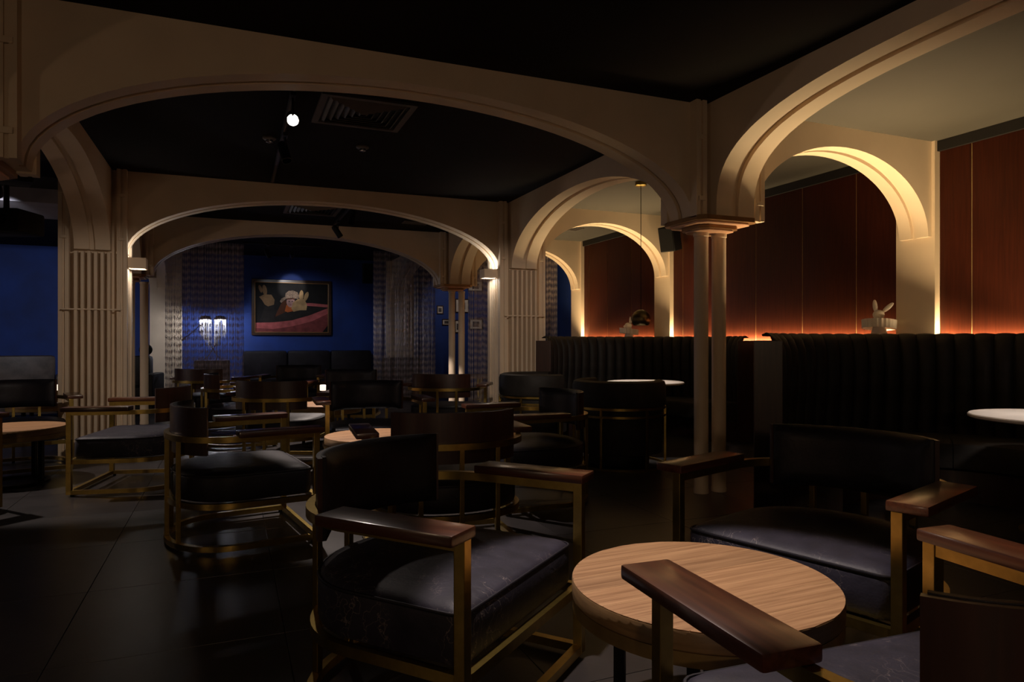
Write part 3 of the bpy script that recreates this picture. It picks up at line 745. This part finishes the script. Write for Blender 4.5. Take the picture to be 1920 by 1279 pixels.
pendant(4.55, 2.50, 1.385, 'brass globe lamp above the near booth table', 22)

# ------------------------------------------------------------------ rabbit figures
def ellip(mb, c, r, rot=None, seg=16, rings=10):
    loops = []
    for k in range(1, rings):
        a = PI*k/rings - PI/2
        loops.append([(r[0]*math.cos(a)*math.cos(2*PI*i/seg), r[1]*math.cos(a)*math.sin(2*PI*i/seg), r[2]*math.sin(a)) for i in range(seg)])
    if rot is not None: loops = [[tuple(rot @ Vector(p)) for p in l] for l in loops]
    loops = [[(p[0]+c[0], p[1]+c[1], p[2]+c[2]) for p in l] for l in loops]
    mb.loft(loops); return mb
def rabbit(x, y, z, s, deg, label):
    t = thing('rabbit_figure', label, 'figurine', (x, y, z), R_(deg), 'white rabbit figures on the shelf'); t.scale = (s, s, s)
    b = MB(); b.lathe([(.075, 0), (.085, .02), (.080, .07), (.06, .13), (.048, .175), (.05, .19)], 22)
    ellip(b, (.05, .035, .06), (.035, .03, .06)); ellip(b, (.05, -.035, .06), (.035, .03, .06))
    obj('body', b.mesh('body', 'porcelain', 60), t)
    h = MB(); ellip(h, (.01, 0, .275), (.055, .047, .045)); ellip(h, (.055, 0, .262), (.028, .026, .022)); ellip(h, (0, 0, .235), (.04, .04, .03))
    obj('head', h.mesh('head', 'porcelain', 60), t)
    for sy, tl_ in ((1, .80), (-1, .15)):
        e = MB(); ellip(e, (0, 0, .055), (.010, .020, .06))
        obj('ear', e.mesh('ear', 'porcelain', 60), t, (-.012, sy*.028, .300), rot=(-sy*tl_, -.15, 0))
    col_ = MB(); n = 48; top = []; bot = []; ti = []; bi = []
    for k in range(n):
        a = 2*PI*k/n; r = .135+(.006 if k % 2 else -.004)
        top.append((r*math.cos(a), r*math.sin(a), .228+.016*math.cos(a))); bot.append((r*.97*math.cos(a), r*.97*math.sin(a), .152+.016*math.cos(a)))
        ti.append((.045*math.cos(a), .045*math.sin(a), .225)); bi.append((.045*math.cos(a), .045*math.sin(a), .185))
    col_.loft([ti, top, bot, bi], False, False)
    obj('pleated_ruff', col_.mesh('pleated_ruff', 'porcelain'), t)
rabbit(5.50, 4.50, 1.10, 1.04, 205, 'large white rabbit figure with pleated ruff on the shelf')
rabbit(5.36, 8.52, 1.10, .98, 160, 'small white rabbit figure partly behind the globe lamp')

# ------------------------------------------------------------------ loudspeakers
def speaker(x, y, z, deg, tilt, w, d, h, label):
    t = thing('loudspeaker', label, 'speaker', (x, y, z), R_(deg), 'wall loudspeakers')
    rt = (0, tilt, 0)
    obj('speaker_box', MB().box(-d/2, d/2, -w/2, w/2, -h/2, h/2).mesh('speaker_box', 'black_plastic', smooth=30, bevel=.012), t, rot=rt)
    obj('grille', MB().box(d/2-.002, d/2+.008, -w/2+.01, w/2-.01, -h/2+.012, h/2-.012).mesh('grille', 'grille', bevel=.004), t, rot=rt)
    obj('bracket', MB().box(-d/2-.10, -d/2+.02, -.02, .02, -.02, .02).mesh('bracket', 'black_metal', bevel=.003), t)
speaker(5.46, 7.66, 2.52, 205, R_(14), .22, .20, .33, 'black loudspeaker hung by the lit wall pilaster')
speaker(2.70, YB-.17, 2.58, -90, R_(6), .20, .16, .42, 'black loudspeaker high on the blue wall')

# ------------------------------------------------------------------ painting and small frames
def flat(name, pts, z, m_, parent):
    """pts in picture coordinates (x right, y up), lying just in front of the canvas"""
    n = len(pts)
    mb = MB(); mb.add([(x, -z, y) for x, y in pts] + [(x, -z+.0008, y) for x, y in pts], [tuple(range(n)), tuple(range(2*n-1, n-1, -1))] + [(i, n+i, n+(i+1) % n, (i+1) % n) for i in range(n)])
    return obj(name, mb.mesh(name, m_), parent)
def paint(nm, c, am=.3, sc=9): return mat('paint_'+nm, c, .6, noise=(sc, am, (1, 1, 1)), spec=.2)
P = {'bg': paint('black', (.006, .005, .005)), 'pink': paint('pink', (.36, .085, .085)), 'pinkd': paint('dark_red', (.16, .035, .035)), 'cream': paint('rabbit_cream', (.40, .25, .115)),
     'creamd': paint('rabbit_brown', (.26, .15, .07)), 'skin': paint('skin', (.46, .26, .23)), 'hat': paint('straw', (.24, .165, .115), .6, 60), 'hair': paint('auburn', (.075, .022, .008)), 'coat': paint('dark_coat', (.014, .011, .010)), 'scarf': paint('orange', (.45, .10, .02))}
PX0, PX1, PZ0, PZ1 = .405, 1.965, 1.265, 2.40
pw, ph_ = PX1-PX0, PZ1-PZ0
pt = thing('painting', 'large framed painting of a woman and two rabbit masks in a pink boat', 'painting', (PX0, YB, PZ0))
mbf = MB(); fw_ = .055
for q in ((0, pw, 0, fw_), (0, pw, ph_-fw_, ph_), (0, fw_, fw_, ph_-fw_), (pw-fw_, pw, fw_, ph_-fw_)): mbf.box(q[0], q[1], -.05, -.001, q[2], q[3])
obj('frame', mbf.mesh('frame', 'frame_wood', bevel=.006), pt)
cv = obj('canvas', MB().box(fw_-.01, pw-fw_+.01, -.02, -.004, fw_-.01, ph_-fw_+.01).mesh('canvas', P['bg']), pt)
mbs = MB()
for q in ((fw_, pw-fw_, fw_, fw_+.012), (fw_, pw-fw_, ph_-fw_-.012, ph_-fw_), (fw_, fw_+.012, fw_+.012, ph_-fw_-.012), (pw-fw_-.012, pw-fw_, fw_+.012, ph_-fw_-.012)): mbs.box(q[0], q[1], -.043, -.02, q[2], q[3])
obj('gilt_slip', mbs.mesh('gilt_slip', 'bronze'), pt)
def pc(pts):  # picture-local pixel (zoomed photo) to metres
    return [((x-838)/(1452-838)*pw, (885-y)/(885-438)*ph_) for x, y in pts]
def oval(cx, cy, rx, ry, n=20, rot=0): return [(cx+rx*math.cos(2*PI*k/n)*math.cos(rot)-ry*math.sin(2*PI*k/n)*math.sin(rot), cy+rx*math.cos(2*PI*k/n)*math.sin(rot)+ry*math.sin(2*PI*k/n)*math.cos(rot)) for k in range(n)]
def shape(nm, pts, z, key): flat(nm, pc(pts)[::-1] if False else pc(pts), z, P[key], cv)
shape('boat_inside', [(1010, 690), (1120, 640), (1260, 655), (1425, 650), (1425, 690), (1290, 750), (1120, 785), (900, 800)], .0215, 'coat')
shape('boat_rim_far', [(1250, 622), (1300, 622), (1428, 632), (1428, 655), (1330, 648), (1255, 645)], .0222, 'pink')
shape('boat_hull', [(862, 862), (862, 822), (1000, 820), (1150, 800), (1300, 755), (1428, 700), (1428, 800), (1380, 862)], .0222, 'pinkd')
shape('boat_rim', [(862, 828), (862, 786), (1000, 782), (1140, 765), (1280, 722), (1428, 660), (1428, 705), (1300, 770), (1150, 812), (1000, 836)], .0229, 'pink')
shape('figure_coat', [(900, 770), (935, 655), (1005, 650), (1020, 730), (1000, 775)], .0229, 'coat')
shape('rabbit_mask', [(893, 580), (930, 560), (985, 560), (1010, 600), (1005, 640), (960, 655), (935, 640), (915, 605)], .0236, 'creamd')
shape('mask_ear', oval(935, 525, 17, 42, 16, -.15), .0240, 'creamd'); shape('mask_ear', oval(903, 515, 12, 32, 16, -.3), .0240, 'creamd')
shape('hair', [(1085, 590), (1055, 640), (1010, 740), (1060, 715), (1110, 690), (1140, 680)], .0229, 'hair')
shape('scarf', [(1100, 640), (1088, 690), (1110, 700), (1150, 690), (1150, 650)], .0236, 'scarf')
shape('face', oval(1133, 615, 32, 44), .0243, 'skin')
shape('eye', oval(1122, 612, 6, 4, 8), .0247, 'coat'); shape('eye', oval(1145, 610, 6, 4, 8), .0247, 'coat'); shape('mouth', oval(1133, 640, 7, 3, 8), .0247, 'pink')
shape('fringe', [(1098, 600), (1102, 582), (1165, 580), (1168, 600), (1150, 594), (1115, 596)], .0247, 'hair')
shape('hat', [(1090, 575), (1095, 545), (1120, 525), (1150, 522), (1185, 535), (1205, 570), (1190, 590), (1140, 582), (1100, 588), (1060, 625), (1050, 612), (1062, 590)], .0250, 'hat')
shape('rabbit_mask', [(1150, 620), (1190, 590), (1240, 590), (1262, 640), (1255, 680), (1200, 682), (1155, 695), (1138, 670)], .0257, 'cream')
shape('mask_ear', oval(1216, 562, 17, 44, 16, .05), .0262, 'cream'); shape('mask_ear', oval(1254, 568, 16, 40, 16, .35), .0262, 'cream')
def photo_frame(x0, x1, z0, z1, label, dark=False):
    t = thing('picture_frame', label, 'picture frame', (x0, YB, z0), 0, 'small framed pictures on the blue wall')
    w, h = x1-x0, z1-z0; f_ = .018; mb = MB()
    for q in ((0, w, 0, f_), (0, w, h-f_, h), (0, f_, f_, h-f_), (w-f_, w, f_, h-f_)): mb.box(q[0], q[1], -.025, -.001, q[2], q[3])
    obj('frame', mb.mesh('frame', 'frame_wood'), t)
    obj('mount', MB().box(f_*.5, w-f_*.5, -.010, -.003, f_*.5, h-f_*.5).mesh('mount', 'white_paper'), t)
    obj('print', MB().box(w*.26, w*.74, -.013, -.0095, h*.24, h*.72).mesh('print', 'photo_dark'), t)
photo_frame(4.27, 4.42, 1.75, 1.94, 'small upright framed picture highest on the open blue wall')
photo_frame(4.39, 4.60, 1.50, 1.64, 'small wide framed picture low beside the twin columns')
photo_frame(4.70, 5.02, 1.79, 2.10, 'larger framed picture seen between the twin columns')
photo_frame(4.69, 4.86, 1.33, 1.62, 'upright framed picture lower between the twin columns')
photo_frame(5.03, 5.36, 1.41, 1.66, 'wide framed picture behind the chain curtain, lower one')
photo_frame(5.00, 5.36, 2.28, 2.52, 'wide framed picture behind the chain curtain, upper one')
pl = thing('brass_plaque', 'bow tie shaped brass plaque on the curtained pilaster', 'plaque', (3.43, YB-.12, 1.352))
obj('plate', MB().prism([(-.12, -.06), (-.09, -.068), (-.05, -.03), (.05, -.03), (.09, -.068), (.12, -.06), (.12, .06), (.09, .068), (.05, .03), (-.05, .03), (-.09, .068), (-.12, .06)], 0, .012).mesh('plate', 'plaque', bevel=.003), pl, rot=(PI/2, 0, 0))
for sx in (-1, 1): obj('rosette', MB().lathe([(.03, 0), (.024, .012), (.006, .018)], 18).mesh('rosette', 'plaque', 40), pl, (sx*.085, -.012, 0), rot=(PI/2, 0, 0))

# ------------------------------------------------------------------ bead chain curtains (uncountable strands)
def curtain(x0, x1, y, label, z0=.05, sp=.0135):
    mb = MB(); n = int((x1-x0)/sp)
    for i in range(n):
        x = x0+(x1-x0)*(i+.5)/n + random.uniform(-.004, .004); yy = y+random.uniform(-.012, .012); z = CH-.01; loops = []
        ph = abs(math.sin(i*.35))*.022 + random.uniform(-.006, .006)
        while z > z0:
            k = ((z+ph) % .115)/.115
            r = .0024 + .0046*max(0, 1-abs(k-.5)*2.6)
            loops.append([(x+r*math.cos(a), yy+r*math.sin(a), z) for a in (0.5, 2.6, 4.7)]); z -= .026
        mb.loft(loops, False, False)
    o = tag(obj('chain_curtain', mb.mesh('chain_curtain', 'chain')), label, 'curtain', 'steel bead chain curtains', 'stuff')
    return o
curtain(-1.02, .23, 13.0, 'bead chain curtain hanging before the crystal chain lamp')
curtain(2.52, 3.74, 13.0, 'bead chain curtain hanging before the pilaster with the brass plaque')
curtain(3.86, 5.60, 11.35, 'bead chain curtain closing the far end of the booth alcove', sp=.0145)

# ------------------------------------------------------------------ crystal lamp on its cabinet
cb = thing('cabinet', 'dark wooden cabinet carrying the crystal chain lamp', 'cabinet', (-.31, 14.25, 0))
obj('body', MB().box(-.31, .31, -.22, .22, .06, .78).mesh('body', 'cab_wood', bevel=.004), cb)
obj('plinth', MB().box(-.28, .28, -.19, .19, 0, .06).mesh('plinth', 'crown'), cb)
for sx in (-1, 1):
    d_ = obj('door', MB().box(min(sx*.006, sx*.30), max(sx*.006, sx*.30), -.236, -.22, .09, .76).mesh('door', 'cab_wood', bevel=.003), cb)
    obj('knob', MB().lathe([(.010, 0), (.014, .014), (.004, .018)], 14).mesh('knob', 'brass', 40), d_, (sx*.04, -.236, .45), rot=(PI/2, 0, 0))
lp = thing('table_lamp', 'chrome table lamp with hanging crystal strands on crossed legs', 'lamp', (-.30, 14.22, .786))
for sx in (-1, 1):
    leg = MB().tube([(sx*.16, 0, .008), (sx*.09, .0, .06), (sx*.03, 0, .16), (-sx*.04, 0, .28), (-sx*.11, 0, .46), (-sx*.125, 0, .72)], .012, 8)
    obj('leg', leg.mesh('leg', 'chrome', 40), lp)
    cup = MB().lathe([(.03, .845), (.085, .835), (.105, .80), (.11, .77), (.105, .77), (.098, .80), (.03, .83)], 28, (sx*.13, 0, 0))
    obj('lamp_cup', cup.mesh('lamp_cup', 'chrome', 40), lp)
    obj('bulb', MB().lathe([(.005, .765), (.05, .768), (.06, .79), (.02, .81)], 16, (sx*.13, 0, 0)).mesh('bulb', 'glow_lamp', 40), lp)
    st = MB()
    for k in range(34):
        a = 2*PI*k/34*1.0; r = .10 if k % 2 else .07
        x, y_ = sx*.13+r*math.cos(a), r*math.sin(a); ln = .30+.22*(0.5+.5*math.cos(a - (0 if sx < 0 else PI)))+random.uniform(-.05, .05)
        z = .77; loops = []
        while z > .77-ln:
            rr = .0022+.004*(int(z*60) % 2)
            loops.append([(x+rr*math.cos(b_), y_+rr*math.sin(b_), z) for b_ in (0.5, 2.6, 4.7)]); z -= .0167
        st.loft(loops, False, False)
    so = obj('crystal_strands', st.mesh('crystal_strands', 'chain_lamp'), lp); so['kind'] = 'stuff'
    add_light('POINT', 'bulb_glow', lp, (sx*.13, 0, .74), 26, (.92, .92, 1), shadow_soft_size=.03)
arm_ = obj('side_arm', MB().tube([(-.10, 0, .60), (-.23, -.02, .65), (-.36, -.05, .52), (-.50, -.08, .40)], .010, 8).mesh('side_arm', 'black_metal', 40), lp)
obj('arm_weight', MB().tube([(-.47, -.075, .43), (-.53, -.09, .37)], .018, 10).mesh('arm_weight', 'black_metal', 40), arm_)

# ------------------------------------------------------------------ sofas and armchairs at the back
def sofa(x, y, deg, w, label, m_='leather', hb=.94, arm=True, d=.82, n=3, hs=.42):
    t = thing('sofa', label, 'sofa', (x, y, 0), R_(deg), 'sofas along the blue wall')
    obj('base', MB().box(-w/2+.02, w/2-.02, -d/2+.04, d/2, .05, .24).mesh('base', m_, smooth=30, bevel=.02), t)
    aw = .16 if arm else 0.0; iw = (w-2*aw)/n
    for i in range(n):
        a = -w/2+aw+i*iw
        obj('seat_cushion', MB().box(a+.004, a+iw-.004, -d/2, d/2-.20, .24, hs).mesh('seat_cushion', m_, smooth=40, bevel=.035), t)
        b = MB().box(a+.004, a+iw-.004, d/2-.24, d/2, .24, hb)
        obj('back_cushion', b.mesh('back_cushion', m_, smooth=40, bevel=.06), t)
    if arm:
        for sx in (-1, 1):
            a, b = sorted((sx*(w/2-aw), sx*w/2))
            obj('armrest', MB().box(a, b, -d/2+.02, d/2, .05, .62).mesh('armrest', m_, smooth=40, bevel=.035), t)
    for sx in (-1, 1):
        for yy in (-d/2+.1, d/2-.1): obj('leg', MB().lathe([(.02, 0), (.025, .05)], 12, (sx*(w/2-.1), yy, 0)).mesh('leg', 'black_metal'), t)
    return t
sofa(1.50, YB-.45, 0, 2.55, 'long black leather sofa below the large painting', 'leather', .95, False)
sofa(-2.95, 12.4, 12, 1.25, 'dark brown leather armchair against the blue wall side', 'leather_brown', .92, True, n=1)
sofa(-1.55, 12.6, -8, .95, 'black armchair beside the slim column and pale pilaster', 'leather_dull', .90, True, n=1)
sofa(3.28, 13.9, -10, .80, 'small armchair behind the chains before the brass plaque', 'leather_brown', .80, False, n=1)
hp = thing('head_cushion', 'round black cushion resting on top of the armchair back', 'cushion', (-1.30, 12.88, .915), R_(-8), None)
c_ = MB(); ellip(c_, (0, 0, .085), (.10, .07, .095)); obj('cushion_body', c_.mesh('cushion_body', 'leather_dull', 60), hp)
obj('cushion_piping', MB().tube([(.10*math.cos(2*PI*k/24), 0, .085+.095*math.sin(2*PI*k/24)) for k in range(24)], .004, 6, True).mesh('cushion_piping', 'leather', 60), hp)

# ------------------------------------------------------------------ small lit table lamps
def candle(x, y, z, label):
    t = thing('table_light', label, 'lamp', (x, y, z), 0, 'small lit table lamps')
    obj('base', MB().lathe([(.03, 0), (.03, .015), (.012, .02)], 20).mesh('base', 'brass', 40), t)
    obj('stem', MB().lathe([(.006, .018), (.006, .13)], 10).mesh('stem', 'brass', 40), t)
    obj('glowing_shade', MB().lathe([(.030, .125), (.034, .13), (.034, .185), (.030, .19)], 20).mesh('glowing_shade', 'glow_small', 40), t)
candle(.98, 8.02, .456, 'small glowing lamp on the walnut table near the painting')
candle(-1.83, 9.22, .456, 'small glowing lamp on the walnut table behind the fluted pier')

# ------------------------------------------------------------------ projector and bulkhead on the blue side
tag(obj('ceiling_bulkhead', MB().box(-5.3, -1.7, 9.2, 10.4, CH-.16, CH).mesh('ceiling_bulkhead', 'grey_panel')), 'grey dropped ceiling bulkhead behind the hanging projector', 'bulkhead', kind='structure')
pj = thing('projector', 'black projector hanging from the ceiling on the blue side', 'projector', (-1.98, 7.9, 2.28), R_(-20))
obj('body', MB().box(-.24, .24, -.20, .20, -.11, .11).mesh('body', 'black_plastic', smooth=30, bevel=.03), pj)
obj('lens', MB().tube([(.08, -.19, 0), (.08, -.27, 0)], .05, 18).mesh('lens', 'black_metal', 40), pj)
obj('foot', MB().lathe([(.03, -.14), (.02, -.11)], 12, (-.12, -.1, 0)).mesh('foot', 'black_plastic', 40), pj)
obj('mount_pole', MB().lathe([(.025, .10), (.025, CH-2.28)], 14).mesh('mount_pole', 'black_metal', 40), pj)
obj('mount_plate', MB().box(-.10, .10, -.10, .10, .105, .125).mesh('mount_plate', 'black_metal', bevel=.003), pj)
for k, (x, y, z, w, h, l) in enumerate(((-2.45, 8.3, 2.52, .30, .34, 'black stage light box hanging left of the projector'), (-1.75, 7.2, 2.66, .26, .26, 'black stage light box close to the black ceiling'))):
    t = thing('stage_light', l, 'stage light', (x, y, z), R_(20), 'hanging stage lights')
    obj('housing', MB().box(-w/2, w/2, -.14, .14, -h/2, h/2).mesh('housing', 'black_plastic', smooth=30, bevel=.015), t)
    obj('barn_door', MB().box(-w/2+.02, w/2-.02, -.20, -.14, -h/2-.01, -h/2+.004).mesh('barn_door', 'black_metal'), t)
    obj('yoke', MB().tube([(-w/2-.015, 0, 0), (-w/2-.015, 0, CH-z-.03), (w/2+.015, 0, CH-z-.03), (w/2+.015, 0, 0)], .012, 8).mesh('yoke', 'black_metal', 40), t)
    obj('clamp', MB().box(-.03, .03, -.03, .03, CH-z-.045, CH-z).mesh('clamp', 'black_metal'), t)
